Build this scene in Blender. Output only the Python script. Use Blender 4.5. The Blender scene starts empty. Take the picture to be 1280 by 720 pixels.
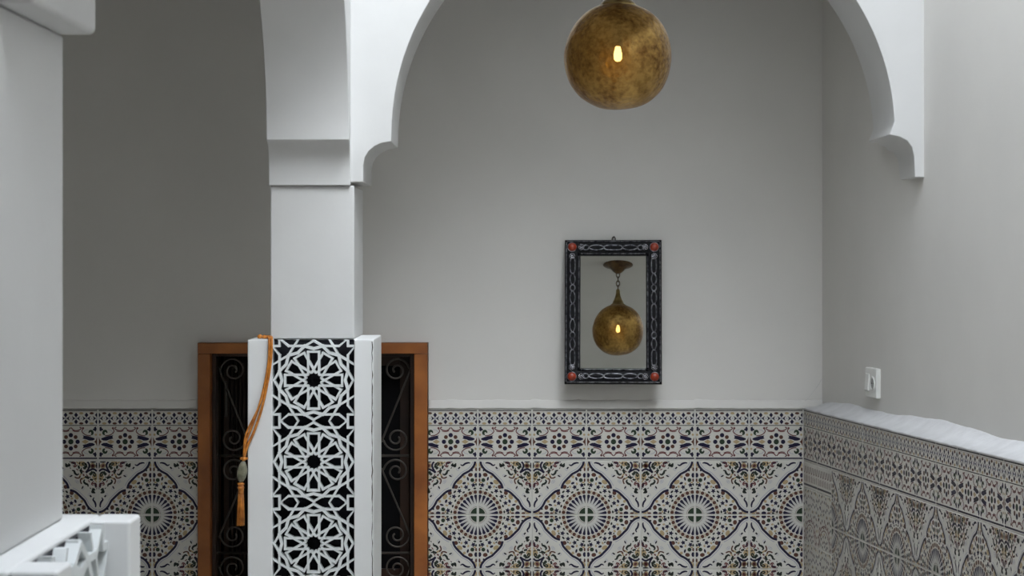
import bpy, bmesh, math, random
from math import sin, cos, pi, radians, sqrt, atan2
from mathutils import Vector, Matrix
random.seed(7)

# ------------------------------------------------------------------ camera, sky, exposure
E = 1.38                      # eye height
F = 2720.0                    # focal length in pixels of a 1280 px wide frame
HY = 322.0                    # horizon row
scene = bpy.context.scene
cam_data = bpy.data.cameras.new('camera')
cam = bpy.data.objects.new('camera', cam_data)
scene.collection.objects.link(cam)
cam.location = (0, 0, E)
cam.rotation_euler = (radians(90), 0, 0)
cam_data.sensor_width = 36
cam_data.lens = 36 * F / 1280
cam_data.shift_y = -(360 - HY) / 1280
cam_data.clip_start = 0.05
cam_data.dof.use_dof = True
cam_data.dof.focus_distance = 7.2
cam_data.dof.aperture_fstop = 26
scene.camera = cam

world = bpy.data.worlds.new('overcast_sky')
scene.world = world
world.use_nodes = True
wn = world.node_tree.nodes
wn['Background'].inputs[0].default_value = (0.85, 0.91, 1.0, 1)
wn['Background'].inputs[1].default_value = 6.3

sun_data = bpy.data.lights.new('veiled_sun', 'SUN')       # sun behind thin cloud: very soft
sun_data.energy = 2.75
sun_data.angle = radians(34)
sun_data.color = (.92, .965, 1.0)
sun = bpy.data.objects.new('veiled_sun', sun_data)
scene.collection.objects.link(sun)
sun.rotation_euler = (radians(90 - 47), 0, radians(22))

vs = scene.view_settings
vs.view_transform = 'Standard'
vs.look = 'None'
vs.gamma = 1
vs.use_curve_mapping = False
vs.exposure = 0.0

COL = scene.collection

# ------------------------------------------------------------------ helpers
def P(px, py, d):
    return Vector(((px - 640) * d / F, d, E - (py - HY) * d / F))

def srgb(r, g, b):
    def c(v):
        v /= 255
        return v / 12.92 if v <= .04045 else ((v + .055) / 1.055) ** 2.4
    return (c(r), c(g), c(b), 1)

def mat(name, col, rough=.6, metal=0, noise=0, nscale=8, bump=0, bscale=30, col2=None, spec=.5, coat=0):
    m = bpy.data.materials.new(name)
    m.use_nodes = True
    nt = m.node_tree
    b = nt.nodes['Principled BSDF']
    b.inputs['Base Color'].default_value = col
    b.inputs['Roughness'].default_value = rough
    b.inputs['Metallic'].default_value = metal
    b.inputs['Specular IOR Level'].default_value = spec
    b.inputs['Coat Weight'].default_value = coat
    tc = nt.nodes.new('ShaderNodeTexCoord')
    if noise or col2:
        n = nt.nodes.new('ShaderNodeTexNoise')
        n.inputs['Scale'].default_value = nscale
        n.inputs['Detail'].default_value = 6
        nt.links.new(tc.outputs['Object'], n.inputs['Vector'])
        r = nt.nodes.new('ShaderNodeValToRGB')
        c2 = col2 or tuple([v * (1 - noise) for v in col[:3]] + [1])
        r.color_ramp.elements[0].position = .35
        r.color_ramp.elements[0].color = c2
        r.color_ramp.elements[1].position = .65
        r.color_ramp.elements[1].color = col
        nt.links.new(n.outputs['Fac'], r.inputs['Fac'])
        nt.links.new(r.outputs['Color'], b.inputs['Base Color'])
    if bump:
        n2 = nt.nodes.new('ShaderNodeTexNoise')
        n2.inputs['Scale'].default_value = bscale
        n2.inputs['Detail'].default_value = 5
        nt.links.new(tc.outputs['Object'], n2.inputs['Vector'])
        bp = nt.nodes.new('ShaderNodeBump')
        bp.inputs['Strength'].default_value = bump
        bp.inputs['Distance'].default_value = .01
        nt.links.new(n2.outputs['Fac'], bp.inputs['Height'])
        nt.links.new(bp.outputs['Normal'], b.inputs['Normal'])
    return m

M = {}
M['plaster'] = mat('white_limewash', (.69, .675, .64, 1), .75, noise=.05, nscale=2.5, bump=.16, bscale=7)
M['plaster_gloss'] = mat('white_satin_paint', (.62, .62, .61, 1), .5, noise=.04, nscale=5, bump=.1, bscale=14)
M['pedestal_paint'] = mat('pedestal_white_enamel', (.80, .81, .805, 1), .5, noise=.04, nscale=5, bump=.1, bscale=14)
M['lip'] = mat('fresh_white_plaster', (.82, .82, .81, 1), .8, noise=.05, nscale=12, bump=.2, bscale=25)
M['ledge'] = mat('chalky_plaster', (.60, .60, .60, 1), .85, noise=.1, nscale=14, bump=.35, bscale=22)
M['grout'] = mat('pale_grout', (.66, .65, .62, 1), .9, noise=.2, nscale=30)
M['glaze'] = mat('cream_tile_glaze', (.62, .605, .555, 1), .28, noise=.05, nscale=14, bump=.03, bscale=30, spec=.3)
M['navy'] = mat('navy_glaze', (.012, .010, .036, 1), .28, spec=.3)
M['ink'] = mat('black_green_glaze', (.016, .022, .018, 1), .28, spec=.3)
M['black'] = mat('black_glaze', (.012, .01, .018, 1), .28, spec=.3)
M['brown'] = mat('oxide_brown_glaze', (.095, .038, .024, 1), .28, spec=.3)
M['wine'] = mat('wine_line_glaze', (.14, .045, .045, 1), .28, spec=.3)
M['ochre'] = mat('ochre_glaze', (.41, .31, .17, 1), .28, spec=.3)
M['green'] = mat('green_glaze', (.022, .040, .022, 1), .28, spec=.3)
M['pale'] = mat('pale_blue_glaze', (.36, .37, .45, 1), .28, spec=.3)
M['floor'] = mat('worn_floor_cement', (.70, .67, .62, 1), .5, noise=.2, nscale=5)
M['lattice'] = mat('pierced_screen_paint', (.74, .775, .775, 1), .55, noise=.05, nscale=20)
M['hollow'] = mat('dark_hollow', (.006, .006, .011, 1), .9)  # near-black colour standing in for the shade inside openings
M['wood'] = mat('varnished_brown_wood', srgb(168, 102, 46), .4, col2=srgb(128, 72, 30), nscale=6, bump=.1)
M['darkwood'] = mat('dark_stained_wood', srgb(62, 40, 26), .5, col2=srgb(38, 24, 16), nscale=6)
M['iron'] = mat('wrought_iron', (.085, .075, .065, 1), .42, metal=.5)
M['curtain'] = mat('dark_curtain_cloth', srgb(52, 38, 30), .9, col2=srgb(34, 26, 22), nscale=12)
M['cord'] = mat('orange_silk_cord', srgb(214, 138, 52), .45, col2=srgb(168, 98, 32), nscale=60)
M['bead'] = mat('grey_green_bead', srgb(140, 138, 116), .3, col2=srgb(98, 98, 80), nscale=60)
M['blackframe'] = mat('blackened_wood', (.006, .006, .008, 1), .45, spec=.15, noise=.3, nscale=60, bump=.3, bscale=150)
M['silver'] = mat('tarnished_silver_wire', (.38, .38, .41, 1), .28, metal=.9, col2=(.035, .035, .045, 1), nscale=70)
M['brightsilver'] = mat('bright_silver_wire', (.62, .62, .66, 1), .25, metal=1, col2=(.16, .16, .18, 1), nscale=120)
M['coral'] = mat('coral_stone', srgb(176, 62, 26), .35, col2=srgb(120, 40, 22), nscale=90)
M['plastic'] = mat('white_switch_plastic', (.72, .72, .69, 1), .3)
M['socket_in'] = mat('grey_socket_well', (.34, .34, .33, 1), .4)
M['bronze'] = mat('aged_bronze', (.16, .10, .045, 1), .38, metal=.9, col2=(.07, .045, .03, 1), nscale=40)
M['brass'] = mat('brushed_brass', (.40, .30, .13, 1), .3, metal=1, col2=(.2, .14, .06, 1), nscale=40)

# mirror glass
m = bpy.data.materials.new('mirror_glass'); m.use_nodes = True
b = m.node_tree.nodes['Principled BSDF']
b.inputs['Base Color'].default_value = (.68, .70, .68, 1); b.inputs['Metallic'].default_value = 1; b.inputs['Roughness'].default_value = .01
M['mirror'] = m
# window pane
m = bpy.data.materials.new('dark_window_glass'); m.use_nodes = True
b = m.node_tree.nodes['Principled BSDF']
b.inputs['Base Color'].default_value = (.003, .003, .004, 1); b.inputs['Roughness'].default_value = .5; b.inputs['Specular IOR Level'].default_value = .15
M['pane'] = m
# golden crackled glass with thin metal leaf
m = bpy.data.materials.new('gold_leaf_glass'); m.use_nodes = True
nt = m.node_tree; b = nt.nodes['Principled BSDF']; out = nt.nodes['Material Output']
tc = nt.nodes.new('ShaderNodeTexCoord')
n1 = nt.nodes.new('ShaderNodeTexNoise'); n1.inputs['Scale'].default_value = 12; n1.inputs['Detail'].default_value = 9; n1.inputs['Roughness'].default_value = .65
nt.links.new(tc.outputs['Object'], n1.inputs['Vector'])
r1 = nt.nodes.new('ShaderNodeValToRGB')
r1.color_ramp.elements[0].position = .40; r1.color_ramp.elements[0].color = (.10, .052, .018, 1)
r1.color_ramp.elements[1].position = .60; r1.color_ramp.elements[1].color = (.46, .30, .095, 1)
nsp = nt.nodes.new('ShaderNodeTexNoise'); nsp.inputs['Scale'].default_value = 90; nsp.inputs['Detail'].default_value = 3
nt.links.new(tc.outputs['Object'], nsp.inputs['Vector'])
mxf = nt.nodes.new('ShaderNodeMix'); mxf.inputs[0].default_value = .33
nt.links.new(n1.outputs['Fac'], mxf.inputs[2]); nt.links.new(nsp.outputs['Fac'], mxf.inputs[3])
nt.links.new(mxf.outputs[0], r1.inputs['Fac']); nt.links.new(r1.outputs['Color'], b.inputs['Base Color'])
b.inputs['Metallic'].default_value = .92; b.inputs['Roughness'].default_value = .3
n2 = nt.nodes.new('ShaderNodeTexNoise'); n2.inputs['Scale'].default_value = 70; n2.inputs['Detail'].default_value = 4
nt.links.new(tc.outputs['Object'], n2.inputs['Vector'])
bp = nt.nodes.new('ShaderNodeBump'); bp.inputs['Strength'].default_value = .6; bp.inputs['Distance'].default_value = .004
nt.links.new(n2.outputs['Fac'], bp.inputs['Height']); nt.links.new(bp.outputs['Normal'], b.inputs['Normal'])
tr = nt.nodes.new('ShaderNodeBsdfTransparent'); tr.inputs[0].default_value = (1.0, .72, .32, 1)
tl = nt.nodes.new('ShaderNodeBsdfTranslucent'); tl.inputs[0].default_value = (.8, .5, .15, 1)
mx = nt.nodes.new('ShaderNodeMixShader'); mx.inputs[0].default_value = .12
mx2 = nt.nodes.new('ShaderNodeMixShader'); mx2.inputs[0].default_value = .06
nt.links.new(b.outputs[0], mx2.inputs[1]); nt.links.new(tl.outputs[0], mx2.inputs[2])
nt.links.new(mx2.outputs[0], mx.inputs[1]); nt.links.new(tr.outputs[0], mx.inputs[2]); nt.links.new(mx.outputs[0], out.inputs[0])
M['globe'] = m
# lit bulb
m = bpy.data.materials.new('lit_bulb'); m.use_nodes = True
b = m.node_tree.nodes['Principled BSDF']
b.inputs['Emission Color'].default_value = (1, .78, .45, 1); b.inputs['Emission Strength'].default_value = 30
M['bulb'] = m

def obj(name, bm, mats, parent=None, smooth=False, bevel=0, loc=None):
    me = bpy.data.meshes.new(name)
    bmesh.ops.recalc_face_normals(bm, faces=bm.faces) if smooth != 'keep' else None
    bm.to_mesh(me); bm.free()
    if not isinstance(mats, (list, tuple)): mats = [mats]
    for k in mats: me.materials.append(M[k])
    if smooth is True:
        for p in me.polygons: p.use_smooth = True
    o = bpy.data.objects.new(name, me)
    COL.objects.link(o)
    if parent: o.parent = parent
    if loc is not None: o.location = loc
    if bevel:
        md = o.modifiers.new('edge', 'BEVEL'); md.width = bevel; md.segments = 3; md.limit_method = 'ANGLE'; md.angle_limit = radians(35)
        md.use_clamp_overlap = True
        for p in me.polygons: p.use_smooth = True
        md.harden_normals = True
    return o

def thing(name, label, cat, loc=(0, 0, 0), rot=(0, 0, 0), group=None):
    o = bpy.data.objects.new(name, None); COL.objects.link(o)
    o.location = loc; o.rotation_euler = rot
    o['label'] = label; o['category'] = cat
    if group: o['group'] = group
    return o

def tag(o, label, cat, group=None):
    o['label'] = label; o['category'] = cat
    if group: o['group'] = group
    return o

def struct(name, bm, m, parent=None, **k):
    o = obj(name, bm, m, parent, **k)
    if not parent: o['kind'] = 'structure'
    return o

def box(bm, x0, x1, y0, y1, z0, z1, mi=0):
    vs_ = [bm.verts.new((x, y, z)) for x in (x0, x1) for y in (y0, y1) for z in (z0, z1)]
    for f in ((0, 1, 3, 2), (4, 6, 7, 5), (0, 4, 5, 1), (2, 3, 7, 6), (0, 2, 6, 4), (1, 5, 7, 3)):
        fc = bm.faces.new([vs_[i] for i in f]); fc.material_index = mi
    return vs_

def prism(bm, pts, f0, f1, mi=0):
    """closed polygon pts (a, b) swept between maps f0 and f1"""
    A = [bm.verts.new(f0(a, b)) for a, b in pts]
    B = [bm.verts.new(f1(a, b)) for a, b in pts]
    n = len(pts)
    for k in range(n):
        fc = bm.faces.new((A[k], A[(k + 1) % n], B[(k + 1) % n], B[k])); fc.material_index = mi
    bm.faces.new(A).material_index = mi
    bm.faces.new(list(reversed(B))).material_index = mi

def lathe(bm, prof, n=32, c=(0, 0, 0), mi=0):
    rings = []
    for r, z in prof:
        if r < 1e-6:
            rings.append([bm.verts.new((c[0], c[1], c[2] + z))])
        else:
            rings.append([bm.verts.new((c[0] + r * cos(2 * pi * k / n), c[1] + r * sin(2 * pi * k / n), c[2] + z)) for k in range(n)])
    for a, b_ in zip(rings, rings[1:]):
        for k in range(n):
            k2 = (k + 1) % n
            if len(a) == 1 and len(b_) == 1: continue
            if len(a) == 1: f = (a[0], b_[k], b_[k2])
            elif len(b_) == 1: f = (a[k], a[k2], b_[0])
            else: f = (a[k], a[k2], b_[k2], b_[k])
            fc = bm.faces.new(f); fc.material_index = mi

def tube(bm, pts, r, n=8, closed=False, mi=0, flat=1.0):
    pts = [Vector(p) for p in pts]
    m_ = len(pts); rings = []
    up = Vector((0, 1, 0))
    for i in range(m_):
        if closed: t = pts[(i + 1) % m_] - pts[i - 1]
        else: t = pts[min(i + 1, m_ - 1)] - pts[max(i - 1, 0)]
        t.normalize()
        u = up if abs(t.dot(up)) < .95 else Vector((1, 0, 0))
        s = t.cross(u).normalized(); w = s.cross(t).normalized()
        rr = r[i] if isinstance(r, (list, tuple)) else r
        rings.append([bm.verts.new(pts[i] + s * rr * cos(2 * pi * k / n) + w * rr * flat * sin(2 * pi * k / n)) for k in range(n)])
    rng = range(m_) if closed else range(m_ - 1)
    for i in rng:
        a, b_ = rings[i], rings[(i + 1) % m_]
        for k in range(n):
            fc = bm.faces.new((a[k], a[(k + 1) % n], b_[(k + 1) % n], b_[k])); fc.material_index = mi
    if not closed:
        bm.faces.new(list(reversed(rings[0]))); bm.faces.new(rings[-1])

def smooth_pts(pts, sub=6):
    """Catmull-Rom through points"""
    pts = [Vector(p) for p in pts]; out_ = []
    for i in range(len(pts) - 1):
        p0 = pts[max(i - 1, 0)]; p1 = pts[i]; p2 = pts[i + 1]; p3 = pts[min(i + 2, len(pts) - 1)]
        for k in range(sub):
            t = k / sub
            out_.append(.5 * ((2 * p1) + (p2 - p0) * t + (2 * p0 - 5 * p1 + 4 * p2 - p3) * t * t + (3 * p1 - p0 - 3 * p2 + p3) * t ** 3))
    out_.append(pts[-1]); return out_

# ------------------------------------------------------------------ the setting
YB = 8.03                                  # plaster of the back wall
YT = 8.02                                  # face of its tiles
TOPZ = 4.2
SIDEZ = 5.6
def XR(y): return 1.1445 + .114 * (8.03 - y)    # plaster of the right wall
def XT(y): return 1.075 + .114 * (8.02 - y)     # face of its tiles
D1, D2 = 6.79, 7.19                        # front and back of the arch wall
S1 = F / D1

bm = bmesh.new(); box(bm, -2.4, 2.6, -2.3, 8.3, -.15, 0); struct('floor', bm, 'floor')

WX0, WX1, WZ1, WZ0 = (247 - 640) * YT / F, (535.5 - 640) * YT / F, E - (428 - HY) * YT / F, .12
bm = bmesh.new()
# wall with the window opening as one skin, divided round the opening
xs = [-2.4, WX0, WX1, 1.35]; zs = [0, WZ0, WZ1, TOPZ]
for i in range(3):
    for j in range(3):
        if i == 1 and j == 1: continue
        box(bm, xs[i], xs[i + 1], YB, YB + .3, zs[j], zs[j + 1])
bmesh.ops.remove_doubles(bm, verts=bm.verts, dist=1e-5)
wall_back = struct('wall_back', bm, 'plaster')

bm = bmesh.new(); box(bm, -2.55, -2.4, -2.3, 8.33, 0, TOPZ); struct('wall_left', bm, 'plaster')
bm = bmesh.new(); box(bm, -2.4, 2.6, -2.45, -2.3, 0, 7.5); struct('wall_front', bm, 'plaster')  # unseen wall, raised this high to block light from the low sky
bm = bmesh.new()
prism(bm, [(XR(8.33), 8.33), (XR(-2.3), -2.3), (XR(-2.3) + .2, -2.3), (XR(8.33) + .2, 8.33)], lambda a, b: (a, b, 0), lambda a, b: (a, b, SIDEZ))
wall_right = struct('wall_right', bm, 'plaster')

# arch wall (plane facing the camera)
def q(px, py): return ((px - 640) / S1, E - (py - HY) / S1)
cx, cy, R = 804, 168, 314.5
left = [(430, 228), (454, 227.5), (454, 207), (456, 197), (461, 189), (468, 183), (477, 179), (489, 177)]
right = [(1112, 168.5), (1124, 171), (1134, 176), (1140, 184), (1142.5, 196), (1143.5, 221.5), (1190, 222.5)]
arc = []
for k in range(1, 60):
    a = pi - (pi) * k / 60
    x, y = cx + R * cos(a), cy - R * sin(a)
    y -= 14 * max(0, 1 - abs(x - cx) / 110) ** 1.5      # slightly pointed crown
    arc.append((x, y))
prof = left + arc + right
poly = [q(*p) for p in prof]
poly = poly + [(poly[-1][0], TOPZ), (q(430, 0)[0], TOPZ)]
# right end follows the skewed wall: keep it buried in it
bm = bmesh.new()
prism(bm, poly, lambda a, b: (min(a, XR(D1) + .05), D1, b), lambda a, b: (min(a, XR(D1) + .05), D2, b))
arch = struct('wall_arcade', bm, 'plaster_gloss', bevel=.0035)

# arch that comes forward from the column to the near one (seen end-on)
XA0, XA1 = (336.5 - 640) / S1, (440 - 640) / S1
sh = lambda y: .0115 * (6.79 - y)
zc = E + .2245
prof2 = [(6.80, zc), (6.775, zc), (6.775, zc + .055), (6.768, zc + .085), (6.752, zc + .112), (6.728, zc + .13), (6.70, zc + .1375)]
el = []
Yc, Aa, Bb = 4.45, 2.25, .98
for k in range(1, 64):
    a = pi * k / 64
    el.append((Yc + Aa * cos(a), zc + .1375 + Bb * sin(a)))
prof2b = [(2 * Yc - y, z) for y, z in reversed(prof2)]
pp = prof2 + el + prof2b
pp = [(6.99, zc)] + pp + [(1.95, zc), (1.95, SIDEZ), (6.99, SIDEZ)]
bm = bmesh.new()
prism(bm, pp, lambda y, z: (XA0 + sh(y), y, z), lambda y, z: (XA1 - .004 + sh(y), y, z))
struct('wall_side_arcade', bm, 'plaster_gloss', bevel=.0035)

# near arch over the camera side of the court
NX = -.403; zn = E + .2156
pf = [(-.70, zn), (NX, zn), (NX, zn + .055), (NX + .01, zn + .09), (NX + .03, zn + .115), (NX + .055, zn + .13), (NX + .09, zn + .14)]
n_r = 0.98; n_c = NX + .09 + n_r
for k in range(1, 50):
    a = pi - pi * k / 50
    pf.append((n_c + n_r * cos(a), zn + .14 + n_r * 1.1 * sin(a)))
pf += [(n_c + n_r, zn + .14), (XR(2.0) + .05, zn + .14), (XR(2.0) + .05, 2.86), (-.70, 2.86)]
bm = bmesh.new(); prism(bm, pf, lambda a, b: (a, 1.84, b), lambda a, b: (a, 2.11, b))
struct('wall_near_arcade', bm, 'plaster_gloss', bevel=.006)

# ceilings: side gallery, alcove behind the arch, and the low one that carries the lantern
bm = bmesh.new(); box(bm, -2.4, -.72, -2.3, 8.03, 2.85, 2.95); struct('ceiling', bm, 'plaster')
bm = bmesh.new(); box(bm, -.72, 1.3, 7.0, 8.03, 2.85, 2.95); struct('ceiling_alcove', bm, 'plaster')
LZ = E + .819
bm = bmesh.new(); box(bm, -.2, .62, 2.05, 5.62, LZ, LZ + .16)
struct('trim_1', bm, 'plaster')
bm = bmesh.new(); box(bm, -.72, 2.6, -2.3, .9, 2.76, 2.86); struct('ceiling_near_shade', bm, 'plaster')  # unseen ceiling added to shade the near column and pedestal

# ------------------------------------------------------------------ columns
def column(label, x0, x1, y0, y1, z0, z1):
    bm = bmesh.new(); box(bm, x0, x1, y0, y1, z0, z1)
    bmesh.ops.subdivide_edges(bm, edges=[e for e in bm.edges if abs(e.verts[0].co.z - e.verts[1].co.z) > .5], cuts=14)
    rnd = random.Random(3)
    for v in bm.verts:
        if z0 + .02 < v.co.z < z1 - .02:
            v.co.x += rnd.uniform(-.0015, .0015); v.co.y += rnd.uniform(-.001, .001)
    o = obj('column', bm, 'plaster_gloss', bevel=.004)
    return tag(o, label, 'column')
ZP = E - .254
column('square white column standing on the screened pedestal in front of the wooden window', (338 - 640) / S1, (442.8 - 640) / S1, D1, D2, ZP, E + .2245)
column('large blurred white column close to the camera at the left edge', -.70, -.435, 1.84, 2.11, ZP, zn)

# ------------------------------------------------------------------ pierced pedestals
def lattice_bars():
    """straps of one unit cell, coordinates -1..1"""
    seg = []
    pol = lambda r, d: (r * cos(radians(d)), r * sin(radians(d)))
    for k in range(12):
        a = radians(30 * k); u = (cos(a), sin(a)); v = (-sin(a), cos(a))
        for s in (-1, 1):
            seg.append(((u[0] * .147 + v[0] * s * .133, u[1] * .147 + v[1] * s * .133), (u[0] * .70 + v[0] * s * .133, u[1] * .70 + v[1] * s * .133)))
        seg.append(((u[0] * .70 - v[0] * .145, u[1] * .70 - v[1] * .145), (u[0] * .70 + v[0] * .145, u[1] * .70 + v[1] * .145)))
        V0, C1, Mm, C2, V1 = pol(.968, 30 * k), pol(.868, 30 * k + 15), pol(.775, 30 * k + 30), pol(.868, 30 * k + 45), pol(.968, 30 * k + 60)
        seg += [(V0, C1), (C1, Mm, 1.35), (Mm, C2, 1.35), (C2, V1)]
    for sx in (-1, 1):
        for sy in (-1, 1):
            for sw in (0, 1):
                for p_, q_ in (((.838, .484), (.838, .614)), ((.838, .614), (1.0, .80)), ((.838, .484), (1.0, .39)), ((1.0, .838), (.838, .838))):
                    if sw: p_, q_ = p_[::-1], q_[::-1]
                    seg.append(((p_[0] * sx, p_[1] * sy), (q_[0] * sx, q_[1] * sy)))
            seg.append(((.782 * sx, 1.0 * sy), (.838 * sx, 1.0 * sy)))
    for s in (-1, 1):
        seg.append(((.955 * s, 0), (1.0 * s, 0))); seg.append(((0, .955 * s), (0, 1.0 * s)))
    return seg
SEG = lattice_bars()

def lattice(name, parent, w, h0, cells, fmap, depth):
    """w cell width; fmap(a, b, c) -> world; a across, b height, c depth into the panel"""
    bm = bmesh.new(); half = w / 2; w0 = .0268
    for n_ in range(cells):
        for i, sg in enumerate(SEG):
            p_, q_ = sg[0], sg[1]; ww = w0 * (sg[2] if len(sg) > 2 else 1)
            ax, ay = p_; bx, by = q_
            L = sqrt((bx - ax) ** 2 + (by - ay) ** 2)
            ux, uy = (bx - ax) / L, (by - ay) / L
            ex = ww * .75
            ax -= ux * ex; ay -= uy * ex; bx += ux * ex; by += uy * ex
            nx, ny = -uy * ww, ux * ww
            c0 = .00002 * i
            cor = [(ax + nx, ay + ny), (ax - nx, ay - ny), (bx - nx, by - ny), (bx + nx, by + ny)]
            cor = [(max(-1, min(1, x)), max(-1, min(1, y))) for x, y in cor]
            pts = [(x * half, h0 - half - n_ * w + y * half) for x, y in cor]
            try: prism(bm, pts, lambda a, b, c0=c0: fmap(a, b, c0), lambda a, b: fmap(a, b, depth))
            except ValueError: pass
    return obj(name, bm, 'lattice', parent)

def pedestal(label, org, ax, ay, W, Dp, screen_w, pL, pR, recess, th, gap):
    """org = front-left corner on the floor; ax along the screened face, ay into the body"""
    t = thing('pedestal', label, 'pedestal')
    def w3(a, b, c): return org + ax * a + ay * c + Vector((0, 0, b))
    def bx(bm, a0, a1, c0, c1, z0, z1):
        A = [(a0, c0), (a1, c0), (a1, c1), (a0, c1)]
        prism(bm, A, lambda a, c: w3(a, z0, c), lambda a, c: w3(a, z1, c))
    for a0, a1 in ((0, pL), (W - pR, W)):
        bm = bmesh.new(); bx(bm, a0, a1, 0, recess + th + gap, 0, ZP); obj('corner_post', bm, 'pedestal_paint', t, bevel=.0035)
    bm = bmesh.new(); bx(bm, .0005, W - .0005, recess + th + gap, Dp, 0, ZP); obj('body', bm, 'pedestal_paint', t, bevel=.004)
    bm = bmesh.new(); bx(bm, pL, W - pR, recess + th + gap - .006, recess + th + gap - .0005, .02, ZP - .004); obj('hollow_dark_sheet', bm, 'hollow', t)  # black sheet: darkness of the hollow painted behind the screen
    n_ = 4
    bm = bmesh.new(); bx(bm, pL, W - pR, .004, recess + th, 0, ZP - n_ * screen_w - .001); obj('plinth', bm, 'pedestal_paint', t)
    lattice('pierced_screen', t, screen_w, ZP, n_, lambda a, b, c: w3((pL + W - pR) / 2 + a, b, recess + c), th)
    return t
s74 = F / 6.74
PX0, PX1 = (309.5 - 640) / s74, (475 - 640) / s74
# the middle pedestal: screen 340..443 px
mid = pedestal('white pedestal with a pierced star screen under the middle column, tassel on its corner',
         Vector((PX0, 6.74, 0)), Vector((1, 0, 0)), Vector((0, 1, 0)), (467 + 0 - 309.5) / s74, .41, 102.2 / s74, 31 / s74, 24.3 / s74, .006, .028, .03)
bm = bmesh.new(); rnd = random.Random(8)
tube(bm, [P(465.2 + rnd.uniform(-.5, .5), y, 6.7399) for y in range(427, 722, 7)], [rnd.choice((.0006, .0013, .0018)) for _ in range(427, 722, 7)], 5, flat=.4)
obj('paint_crack', bm, 'darkwood', mid)
# near pedestal: screened face looks right (+X)
pedestal('close white pedestal at the lower left corner, pierced screen seen edge-on',
         Vector((-.368, 1.76, 0)), Vector((0, 1, 0)), Vector((-1, 0, 0)), .397, .40, .278, .0595, .0595, .019, .014, .0065)

# ------------------------------------------------------------------ painted tiles
T = .2; GAP = .0022
class Art:
    """flat painted shapes on a tile, unit square 0..1 (v up)"""
    def __init__(s, su, sv): s.bm = bmesh.new(); s.su = su; s.sv = sv; s.bold = 1.4; s.db = 1.3; s.mir = False
    def co(s, u, v, lay): return (u * s.su, -(.0003 + .00012 * lay), v * s.sv)
    def poly(s, pts, mi, lay=1):
        for sw in ((0, 1) if s.mir else (0,)):
            pp_ = [(p_[1], p_[0]) if sw else p_ for p_ in pts]
            pp_ = [(min(.985, max(.015, a)), min(s.vmax - .015, max(.015, b_))) for a, b_ in pp_]
            vv = []
            for a, b_ in pp_:
                if not vv or (abs(vv[-1][0] - a) + abs(vv[-1][1] - b_)) > 1e-4: vv.append((a, b_))
            if len(vv) > 2 and (abs(vv[0][0] - vv[-1][0]) + abs(vv[0][1] - vv[-1][1])) < 1e-4: vv.pop()
            if len(vv) < 3: continue
            ar = sum(vv[i][0] * vv[(i + 1) % len(vv)][1] - vv[(i + 1) % len(vv)][0] * vv[i][1] for i in range(len(vv)))
            if abs(ar) < 1e-5: continue
            if ar < 0: vv.reverse()
            f = s.bm.faces.new([s.bm.verts.new(s.co(a, b_, lay)) for a, b_ in vv]); f.material_index = mi
    def line(s, pts, w, mi, lay=1, sm=0, taper=False):
        if sm: pts = [(p_.x, p_.y) for p_ in smooth_pts([(a, b_, 0) for a, b_ in pts], sm)]
        n_ = len(pts); L = []; Rr = []
        for i in range(n_):
            a = pts[max(0, i - 1)]; b_ = pts[min(n_ - 1, i + 1)]
            dx, dy = b_[0] - a[0], b_[1] - a[1]; l = sqrt(dx * dx + dy * dy) or 1
            ww = w * .5 * s.bold
            if taper: ww *= (.35 + .65 * sin(pi * (i + .5) / n_))
            L.append((pts[i][0] - dy / l * ww, pts[i][1] + dx / l * ww)); Rr.append((pts[i][0] + dy / l * ww, pts[i][1] - dx / l * ww))
        for i in range(n_ - 1): s.poly([L[i], Rr[i], Rr[i + 1], L[i + 1]], mi, lay)
    def disc(s, u, v, r, mi, lay=1, n=10, rv=None, rot=0):
        rv = rv or r
        if r < .06: r *= s.db; rv *= s.db
        s.poly([(u + r * cos(2 * pi * k / n) * cos(rot) - rv * sin(2 * pi * k / n) * sin(rot), v + r * cos(2 * pi * k / n) * sin(rot) + rv * sin(2 * pi * k / n) * cos(rot)) for k in range(n)], mi, lay)
    def star(s, u, v, r, mi, lay=1, n=5, rot=0, inner=.5):
        s.poly([(u + r * (1 if k % 2 == 0 else inner) * cos(rot + pi * k / n), v + r * (1 if k % 2 == 0 else inner) * sin(rot + pi * k / n)) for k in range(2 * n)], mi, lay)
    def ring(s, r0, r1, a0, a1, mi, lay=1, n=14):
        for k in range(n):
            t0 = radians(a0 + (a1 - a0) * k / n); t1 = radians(a0 + (a1 - a0) * (k + 1) / n)
            s.poly([(r0 * cos(t0), r0 * sin(t0)), (r1 * cos(t0), r1 * sin(t0)), (r1 * cos(t1), r1 * sin(t1)), (r0 * cos(t1), r0 * sin(t1))], mi, lay)

TM = ['glaze', 'navy', 'ink', 'brown', 'ochre', 'green', 'pale', 'wine', 'black']
GL, NV, IK, BR, OC, GR, PA, WI, BK = range(9)

def tile_body(bm, w, h, g=GAP / 2, th=.008, ch=.0016):
    o_ = [(g, g), (w - g, g), (w - g, h - g), (g, h - g)]
    i_ = [(g + ch, g + ch), (w - g - ch, g + ch), (w - g - ch, h - g - ch), (g + ch, h - g - ch)]
    A = [bm.verts.new((a, th, b_)) for a, b_ in o_]; B = [bm.verts.new((a, ch, b_)) for a, b_ in o_]; C_ = [bm.verts.new((a, 0, b_)) for a, b_ in i_]
    for X_, Y_ in ((A, B), (B, C_)):
        for k in range(4): bm.faces.new((X_[k], X_[(k + 1) % 4], Y_[(k + 1) % 4], Y_[k]))
    bm.faces.new(C_); bm.faces.new(list(reversed(A)))

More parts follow.
